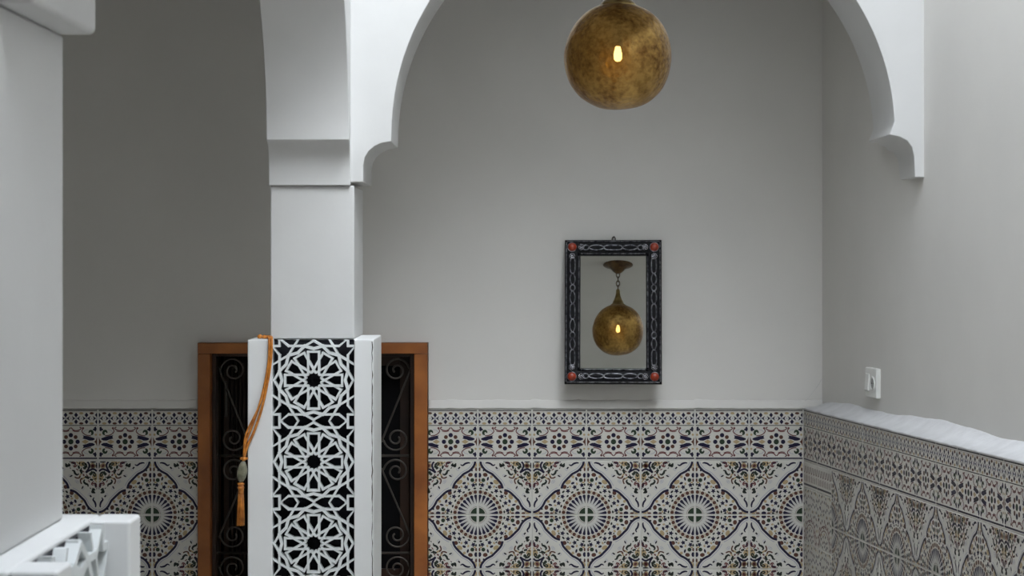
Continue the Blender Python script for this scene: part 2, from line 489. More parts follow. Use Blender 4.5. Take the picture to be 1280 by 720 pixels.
def finish(art, name):
    me = bpy.data.meshes.new(name)
    for f in art.bm.faces:
        f.normal_update()
    # painted faces look towards -Y
    for f in art.bm.faces:
        if f.normal.y > .5 and f.calc_center_median().y < .005: f.normal_flip()
    art.bm.to_mesh(me); art.bm.free()
    for k in TM: me.materials.append(M[k])
    return me

def field_tile(mirrored=False):
    a = Art(T, T); a.vmax = 1; tile_body(a.bm, T, T)
    bmesh.ops.recalc_face_normals(a.bm, faces=a.bm.faces)
    st = 90 / 7
    ang = [st * (k + .5) for k in range(7)]
    pr = lambda r, d: (r * cos(radians(d)), r * sin(radians(d)))
    # medallion hub
    a.mir = False
    a.poly([(.022, .022)] + [(max(.022, pr(.135, d)[0]), max(.022, pr(.135, d)[1])) for d in range(8, 83, 6)], GR, 2)
    a.ring(.150, .156, 0, 90, BR, 1); a.ring(.172, .176, 0, 90, PA, 1)
    a.ring(.385, .455, 0, 90, OC, 1)
    a.ring(.390, .398, 0, 90, GL, 2)
    for d in ang:
        w_ = 4.9
        a.poly([pr(.205, d), pr(.30, d - w_ * .62), pr(.355, d - w_), pr(.372, d - w_ * .6), pr(.378, d), pr(.372, d + w_ * .6), pr(.355, d + w_), pr(.30, d + w_ * .62)], NV, 3)
        x, y = pr(.423, d); a.disc(x, y, .034, GL, 2, 8); a.disc(x, y, .027, BR, 3, 8)
        x, y = pr(.49, d); a.disc(x, y, .014, IK, 3, 6, .022, radians(d))
        a.line([pr(.20, d + st / 2), pr(.36, d + st / 2)], .004, PA, 2)
    for d in (8.6, 23, 37.6, 52.4, 67, 81.4):
        x, y = pr(.555, d); a.star(x, y, .05, NV, 3, 5, radians(d), .5)
    a.mir = True
    for d, r_, mi, s1, s2 in ((81, .648, GR, .03, .03), (66.7, .636, NV, .018, .028), (61, .69, OC, .03, .045), (52, .655, BR, .03, .032), (73, .60, OC, .02, .014), (60, .60, OC, .02, .014), (45.5, .60, IK, .014, .02), (74.5, .69, NV, .03, .015), (79.5, .75, BR, .03, .036), (70.5, .745, OC, .022, .022), (69, .78, BR, .012, .022), (84.5, .60, OC, .014, .02), (56, .61, IK, .01, .016), (82.5, .83, IK, .018, .014), (85, .88, OC, .016, .03)):
        x, y = pr(r_, d); a.disc(x, y, s1, mi, 2, 7, s2, radians(d))
    for v, mi, ru, rv in ((.73, NV, .026, .036), (.84, BR, .014, .03), (.64, BR, .014, .026), (.56, IK, .012, .02), (.92, OC, .014, .03)):
        a.disc(.032, v, ru, mi, 2, 8, rv)
    # lobed navy border (one half, mirrored on the diagonal)
    half = [(.047, .985), (.065, .92), (.10, .865), (.15, .815), (.21, .78), (.265, .75), (.315, .70), (.365, .65), (.41, .60), (.44, .55), (.458, .485)]
    a.line(half, .029, NV, 3, 3)
    a.line([(x + .036, y + .03) for x, y in half[:-1]] + [(.50, .535)], .009, PA, 1, 3)
    # scroll-work towards the far corner, s from the far edge, t from the top
    S = lambda L_: [(1 - s_, 1 - t_) for s_, t_ in L_]
    a.line(S([(.197, .02), (.165, .06), (.16, .11), (.19, .175), (.225, .222)]), .024, NV, 3, 4)
    a.disc(.90, .91, .05, OC, 2, 4); a.disc(.90, .91, .02, WI, 3, 6)
    a.disc(1 - .09, 1 - .022, .045, BK, 3, 8, .012)
    a.line(S([(.30, .055), (.25, .045), (.215, .075), (.22, .12), (.25, .15), (.275, .125)]), .022, IK, 3, 3, True)
    a.line(S([(.36, .09), (.345, .15)]), .026, IK, 3); a.line(S([(.33, .165), (.295, .24)]), .026, IK, 3)
    a.line(S([(.48, .18), (.44, .19), (.425, .23), (.385, .262), (.35, .24)]), .028, IK, 3, 3, True)
    a.line(S([(.43, .30), (.39, .32), (.345, .318), (.325, .285)]), .018, BR, 3, 3)
    a.disc(1 - .495, 1 - .285, .026, BK, 3, 6, .011, radians(30))
    a.line(S([(.50, .05), (.455, .03), (.42, .06), (.43, .10)]), .026, WI, 3, 3, True)
    a.line(S([(.40, .02), (.36, .05), (.33, .03)]), .018, OC, 2, 3)
    a.line(S([(.47, .015), (.53, .02)]), .014, NV, 3)
    for L2, w2_, m2_ in (([(.07, .38), (.10, .40), (.115, .44), (.08, .455)], .018, WI), ([(.035, .41), (.05, .45), (.035, .49)], .022, NV),
            ([(.03, .33), (.07, .345)], .016, BK), ([(.055, .225), (.085, .25), (.06, .29), (.035, .27)], .017, IK), ([(.20, .27), (.17, .31), (.13, .30)], .015, IK),
            ([(.06, .53), (.10, .55), (.11, .585), (.07, .60)], .020, IK), ([(.18, .36), (.15, .40)], .014, WI), ([(.125, .52), (.15, .50)], .012, IK), ([(.29, .20), (.25, .21)], .014, WI)):
        a.line(S(L2), w2_, m2_, 3, 3, True)
    a.line(S([(.60, .05), (.57, .085), (.52, .09), (.545, .05)]), .03, IK, 3, 3, True)
    a.line(S([(.67, .12), (.64, .15)]), .020, BK, 3)
    a.line(S([(.68, .07), (.72, .09), (.77, .055), (.83, .04), (.86, .05)]), .024, NV, 3, 3, True)
    a.disc(1 - .33, 1 - .06, .03, OC, 2, 6, .012); a.disc(1 - .045, 1 - .30, .05, OC, 1, 8, .05)
    a.disc(1 - .26, 1 - .32, .05, OC, 1, 8, .012, .6)
    a.line(S([(.13, .19), (.10, .22), (.13, .26), (.165, .235)]), .018, GR, 3, 3, True)
    a.mir = False
    a.line(S([(.28, .25), (.25, .28)]), .02, WI, 3)
    # faint embossed curls on the plain ground
    a.mir = True
    for u, v in ((.60, .62), (.48, .72), (.37, .83)):
        a.line([(u + .03 * (1 - k / 14) * cos(k * .7), v + .03 * (1 - k / 14) * sin(k * .7)) for k in range(12)], .005, PA, 1)
    return finish(a, 'medallion_tile')

BH = .189
def border_tile():
    a = Art(T, T); a.vmax = BH / T; tile_body(a.bm, T, BH)
    bmesh.ops.recalc_face_normals(a.bm, faces=a.bm.faces)
    top = BH / T
    V = lambda v: top - v
    a.poly([(0, V(.008)), (1, V(.008)), (1, V(.034)), (0, V(.034))], BK, 1)
    a.poly([(0, V(.050)), (1, V(.050)), (1, V(.054)), (0, V(.054))], BR, 1)
    for u in (.02, .212, .404, .596, .788, .98):
        for s_ in (-1, 1):
            a.disc(u, V(.172) + s_ * .062, .028, NV, 2, 4, .036)
            a.poly([(u + s_ * .012, V(.172)), (u + s_ * .078, V(.127)), (u + s_ * .056, V(.172)), (u + s_ * .078, V(.217))], NV, 2)
        a.disc(u, V(.172), .014, PA, 1, 6)
    for i, u in enumerate((.116, .308, .5, .692, .884)):
        a.disc(u, V(.078), .032, BR if i % 2 == 0 else OC, 2, 8, .017)
        a.disc(u, V(.266), .032, OC if i % 2 == 0 else BR, 2, 8, .017)
        a.disc(u, V(.172), .012, PA, 1, 4)
    a.poly([(0, V(.296)), (1, V(.296)), (1, V(.309)), (0, V(.309))], IK, 1)
    cv = V(.603)
    a.db = 1.12; a.disc(.5, cv, .044, GR, 2, 12)
    for k in range(8):
        t_ = pi * k / 4
        a.disc(.5 + .125 * cos(t_), cv + .122 * sin(t_), .037 if k % 2 == 0 else .033, NV if k % 2 == 0 else BR, 2, 10)
    a.db = 1.25
    for su in (-1, 1):
        a.disc(.5 + su * .265, cv, .055, OC, 1, 4, .032)
        a.poly([(.5 + su * .485, cv + .09), (.5 + su * .46, cv + .03), (.5 + su * .43, cv), (.5 + su * .46, cv - .03), (.5 + su * .485, cv - .09)], BR, 2)
        for sv in (-1, 1):
            W = lambda u, v: (.5 + su * u, cv + sv * v)
            a.line([W(.005, .262), W(.05, .215), (W(.11, .205)), W(.17, .225), W(.19, .255), W(.16, .27)], .014, WI, 2, 3)
            a.line([W(.03, .205), W(.09, .185), W(.16, .195)], .010, WI, 2, 3)
            a.line([W(.225, .25), W(.205, .19), W(.25, .14), (W(.31, .115)), W(.37, .11)], .013, WI, 2, 3)
            a.disc(*W(.225, .25), .018, WI, 2, 6)
            a.poly([W(.21, .145), W(.225, .118), W(.30, .105), W(.37, .088), W(.43, .068), W(.445, .045), W(.40, .022), W(.34, .02), W(.29, .042), W(.25, .05), W(.215, .062), W(.235, .085)], NV, 2)
            a.line([W(.33, .165), W(.355, .20), W(.39, .19), W(.40, .15), W(.37, .13)], .034, GR, 2, 3, True)
            a.disc(*W(.45, .235), .022, NV, 2, 5, .04); a.disc(*W(.425, .225), .02, NV, 2, 5, .016)
            a.disc(*W(.46, .13), .018, OC, 1, 6)
            a.line([W(.225, .165), W(.26, .21), W(.32, .225)], .007, PA, 1, 2)
    a.poly([(0, V(.895)), (1, V(.895)), (1, V(.92)), (0, V(.92))], NV, 1)
    return finish(a, 'border_tile')

def patch_tile(kind):
    h = T if kind else .095
    a = Art(T, T); a.vmax = h / T; tile_body(a.bm, T, h)
    bmesh.ops.recalc_face_normals(a.bm, faces=a.bm.faces)
    rnd = random.Random(kind + 4)
    if kind == 0:
        for k in range(6):
            u = (k + .5) / 6
            a.line([(u - .06, .40), (u - .03, .30), (u, .28), (u + .03, .30), (u + .06, .40)], .016, WI, 2, 2)
            a.line([(u, .12), (u, .24)], .02, WI, 2); a.line([(u + .08, .12), (u + .08, .22)], .014, BR, 2)
        a.poly([(0, .045), (1, .045), (1, .08), (0, .08)], BK, 1)
    else:
        n_ = 9
        for i in range(n_):
            for j in range(n_):
                u, v = (i + .5 + rnd.uniform(-.3, .3)) / n_, (j + .5 + rnd.uniform(-.3, .3)) / n_
                r_ = sqrt((u - .5) ** 2 + (v - .0) ** 2)
                mi = (NV, IK, BR, NV, OC, NV)[(i * 3 + j * 5) % 6] if not .34 < r_ < .52 else WI
                if (i + j) % 2: a.star(u, v, .045, mi, 2, 4, .4, .45)
                else: a.disc(u, v, .03, mi, 2, 6, .02, i + j)
        for r_ in (.36, .44):
            for k in range(12):
                t0, t1 = pi * k / 12, pi * (k + 1) / 12
                a.line([(.5 + r_ * cos(t0), r_ * sin(t0)), (.5 + r_ * cos(t1), r_ * sin(t1))], .014, WI, 3)
    return finish(a, 'old_tile')

ME_F, ME_B, ME_P0, ME_P1 = field_tile(), border_tile(), patch_tile(0), patch_tile(1)

def put(me, name, parent, loc, ang=0, quarter=0, tw=T, tilt=0):
    """lower-left corner loc; ang turns the wall about Z; quarter turns the pattern in the tile plane"""
    o = bpy.data.objects.new(name, me); COL.objects.link(o); o.parent = parent
    Rz = Matrix.Rotation(ang, 4, 'Z')
    Q = Matrix.Translation((T / 2, 0, T / 2)) @ Matrix.Rotation(-radians(90) * quarter, 4, 'Y') @ Matrix.Translation((-T / 2, 0, -T / 2)) if quarter else Matrix.Identity(4)
    J = Matrix.Rotation(random.uniform(-.002, .002), 4, 'X') @ Matrix.Rotation(random.uniform(-.002, .002), 4, 'Z')
    o.matrix_local = Matrix.Translation(loc) @ Rz @ Matrix.Rotation(tilt, 4, 'Y') @ J @ Q
    return o

TZ = E - (511.3 - HY) * YT / F             # top of the tiling
FZ = TZ - BH - .001                        # top of the first field row
X5 = (597.3 - 640) * YT / F                # joint under the first full medallion
x_end = (1004 - 640) * YT / F
def cut_mesh(me, u0, u1):
    """a cut tile: keep local x between u0 and u1"""
    bm = bmesh.new(); bm.from_mesh(me)
    for x_, nrm in ((u0, (-1, 0, 0)), (u1, (1, 0, 0))):
        if x_ is None: continue
        g = bm.verts[:] + bm.edges[:] + bm.faces[:]
        bmesh.ops.bisect_plane(bm, geom=g, plane_co=(x_, 0, 0), plane_no=nrm, clear_outer=True)
    m2 = me.copy(); bm.to_mesh(m2); bm.free(); return m2

for i in range(-11, 6):
    x0 = X5 + i * T; x1 = x0 + T
    if x1 > WX0 + .004 and x0 < WX1 - .004:
        # columns that meet the wooden frame are cut against it
        if x0 < WX0 - .01: c0, c1 = None, WX0 - x0
        elif x1 > WX1 + .01: c0, c1 = WX1 - x0, None
        else: continue
    else: c0 = c1 = None
    mb, mf_ = ME_B, ME_F
    if c0 is not None or c1 is not None: mb = cut_mesh(ME_B, c0, c1)
    put(mb, 'border_tile', wall_back, (x0, YT + random.uniform(-.0006, .0006), FZ + .001))
    for r in range(3):
        # medallion centres sit on even joints at the foot of the first row
        med_left = (i % 2 == 0); low = (r % 2 == 0)
        quarter = {(True, True): 0, (False, True): 1, (False, False): 2, (True, False): 3}[(med_left, low)]
        me = ME_F
        if c0 is not None or c1 is not None:
            # cut in the turned frame: bake rotation first
            bm = bmesh.new(); bm.from_mesh(ME_F)
            Q = Matrix.Translation((T / 2, 0, T / 2)) @ Matrix.Rotation(-radians(90) * quarter, 4, 'Y') @ Matrix.Translation((-T / 2, 0, -T / 2))
            bm.transform(Q); m2 = ME_F.copy(); bm.to_mesh(m2); bm.free(); me = cut_mesh(m2, c0, c1); quarter = 0
        put(me, 'medallion_tile', wall_back, (x0, YT + random.uniform(-.0008, .0008), FZ - (r + 1) * T), 0, quarter)

# grout beds (the pale joints), sunk 2 mm behind the tile faces
bm = bmesh.new()
box(bm, -2.4, WX0, YT + .0025, YB + .002, .0, TZ - .002); box(bm, WX1, x_end + .02, YT + .0025, YB + .002, 0, TZ - .002)
obj('grout_bed', bm, 'grout', wall_back)

# right wall tiles: run from the corner towards the camera, rows rise slightly forward
cor = Vector((XT(YT), YT, 0))
dirv = Vector((.114, -1, 0)).normalized()
angR = atan2(dirv.y, dirv.x)
rise = .0081
nR = 30
for n_ in range(nR):
    base = cor + dirv * (T * .994 * n_)
    dz = rise * T * n_
    put(ME_B, 'border_tile', wall_right, (base.x, base.y, FZ + .001 + dz), angR, 0, tilt=-rise)
    for r in range(3):
        z = FZ - (r + 1) * T + dz
        if n_ < 2:
            if r == 0:
                put(ME_P0, 'old_border_tile', wall_right, (base.x, base.y, FZ - .096 + dz), angR, 0, tilt=-rise)
            put(ME_P1, 'old_tile', wall_right, (base.x, base.y, FZ - .097 - (r + 1) * T + dz), angR, 0, tilt=-rise)
        else:
            med_left = (n_ % 2 == 0); low = (r % 2 == 0)
            quarter = {(True, True): 0, (False, True): 1, (False, False): 2, (True, False): 3}[(med_left, low)]
            put(ME_F, 'medallion_tile', wall_right, (base.x, base.y, z), angR, quarter, tilt=-rise)
bm = bmesh.new()
nv = Vector((dirv.y, -dirv.x, 0))     # away from the room? fixed below
if nv.x < 0: nv = -nv
L_ = T * .994 * nR
for_ = [cor + nv * .0028, cor + nv * .0028 + dirv * L_, cor + nv * .09 + dirv * L_, cor + nv * .09]
A = [bm.verts.new((p_.x, p_.y, 0)) for p_ in for_]
tops = [TZ - .003, TZ - .003 + rise * L_, TZ - .003 + rise * L_, TZ - .003]
B = [bm.verts.new((p_.x, p_.y, z)) for p_, z in zip(for_, tops)]
for k in range(4): bm.faces.new((A[k], A[(k + 1) % 4], B[(k + 1) % 4], B[k]))
bm.faces.new(A); bm.faces.new(list(reversed(B)))
obj('grout_bed', bm, 'grout', wall_right)

# ragged plaster ledge sloping from the right wall to the tile top
bm = bmesh.new(); rnd = random.Random(5); N = 159; rows = []
hh = 0
for k in range(N + 1):
    p_ = cor + dirv * (L_ * k / N - (0 if k else .0))
    zt = TZ - .001 + rise * L_ * k / N
    yv = p_.y
    wall_x = XR(yv) + .004
    wob = .0018 * sin(k * .7) + .003 * sin(k * .27 + 1) + rnd.uniform(-.0008, .0008)
    up = .048 + wob + (.01 * sin(k * .21)) - .028 * max(0, (16 - k) / 16) + .0001 * k
    e = Vector((p_.x - .002 + rnd.uniform(-.0012, .0012), yv, zt + rnd.uniform(-.0015, .001)))
    rows.append([e, e + Vector((.002, 0, .006)), Vector((p_.x + (wall_x - p_.x) * .5, yv, zt + up * .42 + wob * .3)), Vector((wall_x - .006, yv, zt + up * .86)), Vector((wall_x, yv, zt + up)), Vector((wall_x + .03, yv, zt + up)), Vector((p_.x + .004, yv, zt - .004))])
vv = [[bm.verts.new(c_) for c_ in r_] for r_ in rows]
for k in range(N):
    m_ = len(vv[0])
    for j in range(m_):
        j2 = (j + 1) % m_
        bm.faces.new((vv[k][j], vv[k][j2], vv[k + 1][j2], vv[k + 1][j]))
bm.faces.new(vv[0]); bm.faces.new(list(reversed(vv[-1])))
o = obj('plaster_ledge', bm, 'ledge', wall_right, smooth=True)

# ragged plaster bead above the back tiles
def bead(xa, xb, seed):
    bm = bmesh.new(); rnd = random.Random(seed); N = int((xb - xa) / .012); vv = []
    for k in range(N + 1):
        x = xa + (xb - xa) * k / N
        j = .0014 * sin(k * .5 + seed) + rnd.uniform(-.0012, .0012)
        z0 = TZ + .0005 + abs(j); up = .012 + j
        vv.append([bm.verts.new(c_) for c_ in ((x, YB + .002, z0 - .002), (x, YT + .001 + j * .5, z0), (x, YT + .001, z0 + .004), (x, YB - .0015, z0 + up + .012), (x, YB + .002, z0 + up + .03))])
    for k in range(N):
        for j in range(4): bm.faces.new((vv[k][j], vv[k][j + 1], vv[k + 1][j + 1], vv[k + 1][j]))
        bm.faces.new((vv[k][4], vv[k][0], vv[k + 1][0], vv[k + 1][4]))
    bm.faces.new(vv[0]); bm.faces.new(list(reversed(vv[-1])))
    obj('plaster_bead', bm, 'plaster', wall_back, smooth=True)
bead(-2.4, WX0, 1); bead(WX1, XT(YT) + .075, 4)
# hairline crack in the corner above the tiles
bm = bmesh.new()
tube(bm, [P(x, y, YB - .0004) for x, y in ((1026.5, 474), (1024, 480), (1018, 488), (1011, 497), (1004, 503), (1001, 511))], .0011, 5, flat=.4)
obj('crack', bm, 'grout', wall_back)

# ------------------------------------------------------------------ wooden window with iron scrolls
win = bpy.data.objects.new('window_1', None); COL.objects.link(win); win['kind'] = 'structure'
def wb(name, px0, px1, py0, py1, y0, y1, m_, parent=win, bev=.002):
    bm = bmesh.new(); a = P(px0, py0, YT); b_ = P(px1, py1, YT)
    box(bm, a.x, b_.x, y0, y1, b_.z, a.z); return obj(name, bm, m_, parent, bevel=bev)
zb_px = HY + (E - WZ0) * F / YT
wb('jamb', 248, 263.5, 442, zb_px, YB - .03, YB + .28, 'wood')
wb('jamb', 518, 534.5, 442, zb_px, YB - .03, YB + .28, 'wood')
wb('head', 248, 534.5, 428.5, 441.8, YB - .032, YB + .28, 'wood')
wb('sill', 263.5, 518, zb_px - 14, zb_px, YB - .03, YB + .28, 'wood')
# moulding step inside the frame
wb('inner_stop', 263.7, 269, 442.2, zb_px - 14, YB + .02, YB + .12, 'darkwood')
wb('inner_stop', 512.5, 517.8, 442.2, zb_px - 14, YB + .02, YB + .12, 'darkwood')
wb('inner_stop', 269, 512.5, 442.2, 446, YB + .02, YB + .12, 'darkwood')
# casements
for x0, x1 in ((272, 390), (391, 509)):
    c = thing_c = wb('casement', x0, x0 + 12, 447, zb_px - 15, YB + .16, YB + .19, 'darkwood')
    for a0, a1, b0, b1 in ((x1 - 12, x1, 447, zb_px - 15), (x0 + 12, x1 - 12, 447, 460), (x0 + 12, x1 - 12, zb_px - 30, zb_px - 15)):
        wb('rail', a0, a1, b0, b1, YB + .16, YB + .19, 'darkwood', c)
    wb('pane', x0 + 12, x1 - 12, 460, zb_px - 30, YB + .175, YB + .178, 'pane', c, 0)
# latch on the left casement and cloth behind it
wb('latch', 273.5, 277, 480, 525, YB + .145, YB + .159, 'iron')
bm = bmesh.new(); vv = []
for k in range(31):
    t_ = k / 30; a = P(280 + 27 * t_, 447, YT)
    vv.append([bm.verts.new((a.x, YB + .135 + .012 * sin(k * 1.1), z)) for z in (WZ0 + .05, WZ1 - .06)])
for k in range(30): bm.faces.new((vv[k][0], vv[k + 1][0], vv[k + 1][1], vv[k][1]))
o = obj('curtain', bm, 'curtain', win, smooth=True)
md = o.modifiers.new('t', 'SOLIDIFY'); md.thickness = .002
# back of the niche: black sheet, its colour stands for the unlit room beyond
bm = bmesh.new(); box(bm, WX0, WX1, YB + .27, YB + .29, WZ0, WZ1); obj('dark_room_sheet', bm, 'hollow', win)

def spiral(c, r0, turns, start, hand, n_=44):
    pts = []
    for k in range(n_):
        t_ = k / (n_ - 1); a = start + hand * 2 * pi * turns * t_
        r_ = r0 * (1 - .82 * t_)
        pts.append(Vector((c[0] + r_ * cos(a), c[1] + r_ * sin(a), 0)))
    return pts
YG = YB + .05
def scroll(ctop, cbot, hand):
    """S-scroll: spiral at the top, diagonal stem, spiral at the foot (pixel coords, y down)"""
    # stem leaves the top coil on one side and enters the lower on the other
    r_ = 16.5
    a0 = 0.15 if hand > 0 else pi - .15
    s1 = spiral(ctop, r_, 1.65, a0, -hand)             # inwards over the top
    s2 = spiral(cbot, r_, 1.65, a0 + pi, -hand)
    pts = list(reversed(s1)) + s2
    pts = smooth_pts(pts, 2)
    w_ = [P(p_.x, p_.y, YT) for p_ in pts]
    w_ = [Vector((p_.x, YG, p_.z)) for p_ in w_]
    bm = bmesh.new(); tube(bm, w_, .0036, 6); obj('iron_scroll', bm, 'iron', win, smooth=True)
pitch = 122.5
for cx_, hand in ((494.5, 1), (289, -1), (453, -1), (412, 1), (371, -1), (330, 1)):
    for row in range(5):
        yb = 571 + pitch * (row - 1)
        h_ = hand if row % 2 == 0 else -hand
        scroll((cx_, yb + 20), (cx_, yb + 101), h_) if row else scroll((cx_, 464), (cx_, 550), h_)
def ibar(p0, p1, r_=.005, name='iron_bar'):
    bm = bmesh.new(); tube(bm, [Vector((P(*p0, YT).x, YG, P(*p0, YT).z)), Vector((P(*p1, YT).x, YG, P(*p1, YT).z))], r_, 8); obj(name, bm, 'iron', win, smooth=True)
for row in range(5): ibar((264, 571.5 + pitch * row), (517.5, 571.5 + pitch * row))
for x_ in (268, 309.5, 350.5, 391.5, 432.5, 473.5, 513.5): ibar((x_, 443), (x_, zb_px - 14))
for row in range(3):
    for x_ in (513.5, 268):
        bm = bmesh.new(); bmesh.ops.create_uvsphere(bm, u_segments=10, v_segments=6, radius=.0085); p_ = P(x_, 571.5 + pitch * row, YT)
        obj('iron_boss', bm, 'iron', win, smooth=True, loc=(p_.x, YG - .002, p_.z))

# ------------------------------------------------------------------ lantern
LP = P(772.3, 72.5, 5.17)
lan = thing('pendant_lantern', 'round golden glass pendant lantern glowing in front of the large arch', 'lamp', (LP.x, LP.y, LP.z - .125))
R0 = .1272
prof = []
for k in range(41):
    a = -pi / 2 + pi * k / 40
    z = sin(a); r_ = cos(a)
    # egg: full shoulders, slightly flattened foot
    zz = z * (.122 if z < 0 else .132)
    rr = R0 * (abs(r_) ** (.84 if z < 0 else .93))
    prof.append((max(rr, 0.0), zz + .125))
prof = [p_ for p_ in prof if p_[1] < .125 + .1275]
prof = [(0, prof[0][1])] + prof[1:]
bm = bmesh.new(); lathe(bm, prof, 72); g = obj('globe', bm, 'globe', lan, smooth=True)
md = g.modifiers.new('dents', 'DISPLACE'); tx = bpy.data.textures.new('dents', 'CLOUDS'); tx.noise_scale = .09; md.texture = tx; md.strength = .006; md.mid_level = .5
bm = bmesh.new()
lathe(bm, [(.0, .244), (.040, .244), (.043, .247), (.043, .252), (.0395, .256), (.034, .260), (.028, .266), (.0265, .273), (.020, .285), (.0145, .300), (.0105, .318), (.0095, .334), (.006, .340), (.0, .342)], 36)
obj('neck', bm, 'brass', lan, smooth=True)
# canopy and chain up to the low ceiling
top = LZ - (LP.z - .125)
bm = bmesh.new()
lathe(bm, [(0, top), (.074, top), (.0755, top - .004), (.070, top - .008), (.050, top - .013), (.036, top - .024), (.026, top - .036), (.012, top - .047), (.0, top - .049)], 36)
obj('canopy', bm, 'bronze', lan, smooth=True)
zlo, zhi = .336, top - .044; nl = max(3, round((zhi - zlo) / .022)); dzl = (zhi - zlo) / nl
for k in range(nl):
    zc_ = zlo + dzl * (k + .5); pts = []
    for j in range(20):
        a = 2 * pi * j / 20; lx, lz = .0085 * cos(a), dzl * .66 * sin(a)
        pts.append((lx, 0, zc_ + lz) if k % 2 else (0, lx, zc_ + lz))
    bm = bmesh.new(); tube(bm, pts, .0024, 6, closed=True); obj('chain_link', bm, 'bronze', lan, smooth=True)
bm = bmesh.new(); lathe(bm, [(0, .116), (.0065, .118), (.0098, .124), (.0100, .134), (.0075, .146), (.0062, .152), (0, .153)], 20)
obj('bulb', bm, 'bulb', lan, smooth=True)
bm = bmesh.new(); lathe(bm, [(0, .153), (.011, .153), (.012, .20), (.006, .21), (.004, .245), (0, .245)], 16)
obj('lamp_holder', bm, 'bronze', lan, smooth=True)

# ------------------------------------------------------------------ mirror
Vv = P(772.5, 413.5, 10.83)
nrm = (LP - Vv).normalized()              # looks into the room
mid_ = (LP + Vv) / 2
ray = P(766.5, 390, 1.0) - Vector((0, 0, E)); ray = Vector((ray.x, 1.0, ray.z))
cpos = Vector((0, 0, E)); tt = (mid_ - cpos).dot(nrm) / ray.dot(nrm); mc = cpos + ray * tt
zax = Vector((0, 0, 1)); up_ = (zax - nrm * zax.dot(nrm)).normalized(); rx = up_.cross(-nrm).normalized() * -1
rx = (-nrm).cross(up_).normalized()       # +X to the right as seen
mir = thing('wall_mirror', 'black and silver filigree wall mirror with coral corners, tilted up on the back wall', 'mirror')
Mx = Matrix((rx, -nrm, up_)).transposed().to_4x4(); Mx.translation = mc
mir.matrix_world = Mx
sc = mc.y / F
w2, h2 = 60.5 * sc, 90.5 * sc; iw, ih = 41 * sc, 71 * sc
th = .022
bm = bmesh.new(); box(bm, -iw - .003, iw + .003, 0, .003, -ih - .003, ih + .003); obj('glass', bm, 'mirror', mir)
bm = bmesh.new(); box(bm, -w2 + .004, w2 - .004, .0045, .012, -h2 + .004, h2 - .004); obj('backboard', bm, 'darkwood', mir)
# local +Y points to the wall; frame bulges to -Y
def frame_bar(horizontal, s_):
    bm = bmesh.new()
    a, b_ = (h2, ih) if horizontal else (w2, iw)
    cs = [(a, .006), (a, -.010), (a - .004, -.0155), (a - .010, -.012), ((a + b_) / 2, -.0145), (b_ + .010, -.012), (b_ + .004, -.0155), (b_, -.010), (b_, .0)]
    lo, li = (w2, iw) if horizontal else (h2, ih)
    def ln(c): return li + (lo - li) * (c - b_) / (a - b_)
    f0 = (lambda c, d: (-ln(c), d, s_ * c)) if horizontal else (lambda c, d: (s_ * c, d, -ln(c)))
    f1 = (lambda c, d: (ln(c), d, s_ * c)) if horizontal else (lambda c, d: (s_ * c, d, ln(c)))
    prism(bm, cs, f0, f1); obj('frame_bar', bm, 'blackframe', mir)
for s_ in (-1, 1): frame_bar(True, s_); frame_bar(False, s_)
cw, chh = (w2 + iw) / 2, (h2 + ih) / 2      # centre line of the frame
def on(side, along, across, out=-.0155):
    """side 0 top,1 bottom,2 left,3 right"""
    if side == 0: return Vector((along, out, chh + across))
    if side == 1: return Vector((along, out, -chh + across))
    if side == 2: return Vector((-cw + across, out, along))
    return Vector((cw + across, out, along))
for side in range(4):
    half = (w2 if side < 2 else h2) - .066
    # alternating rings, ovals and eyes
    if side < 2: seq = [('o', .013), ('e', .034), ('b', .040), ('e', .034), ('o', .013)]
    else: seq = [('b', .036), ('e', .026), ('o', .014), ('e', .030), ('b', .034), ('e', .030), ('o', .014), ('e', .026), ('b', .036)]
    tot = sum(s_[1] for s_ in seq); k_ = 2 * half / tot; pos = -half
    for kind, L in seq:
        L *= k_; c_ = pos + L / 2; pos += L; pts = []
        for j in range(20):
            a = 2 * pi * j / 20; ca, sa = cos(a), sin(a)
            wy = .0092 if kind != 'o' else .0088
            if kind == 'e': x_, y_ = L / 2 * ca, wy * sa * abs(sa) ** .4
            elif kind == 'b': x_, y_ = L / 2 * (abs(ca) ** .55) * (1 if ca > 0 else -1), wy * .95 * (abs(sa) ** .7) * (1 if sa > 0 else -1)
            else: x_, y_ = L / 2 * ca, wy * sa
            pts.append(on(side, c_ + x_, y_))
        bm = bmesh.new(); tube(bm, pts, .0021, 6, closed=True); obj('wire_loop', bm, 'silver', mir, smooth=True)
    # twisted ropes along both edges
    for e in (-1, 1):
        for ph in (0, pi):
            full = (w2 if side < 2 else h2) - .008
            off = (chh - ih if side < 2 else cw - iw) * .80
            if (side in (0, 3) and e < 0) or (side in (1, 2) and e > 0): full -= .052
            n_ = int(full * 2 / .0016); pts = []
            for j in range(n_ + 1):
                s_ = -full + 2 * full * j / n_; a = s_ / .011 * 2 * pi + ph
                pts.append(on(side, s_, e * off + .0017 * cos(a), -.0158 + .0017 * sin(a)))
            bm = bmesh.new(); tube(bm, pts, .00125, 4); obj('twisted_wire', bm, 'silver', mir, smooth=True)
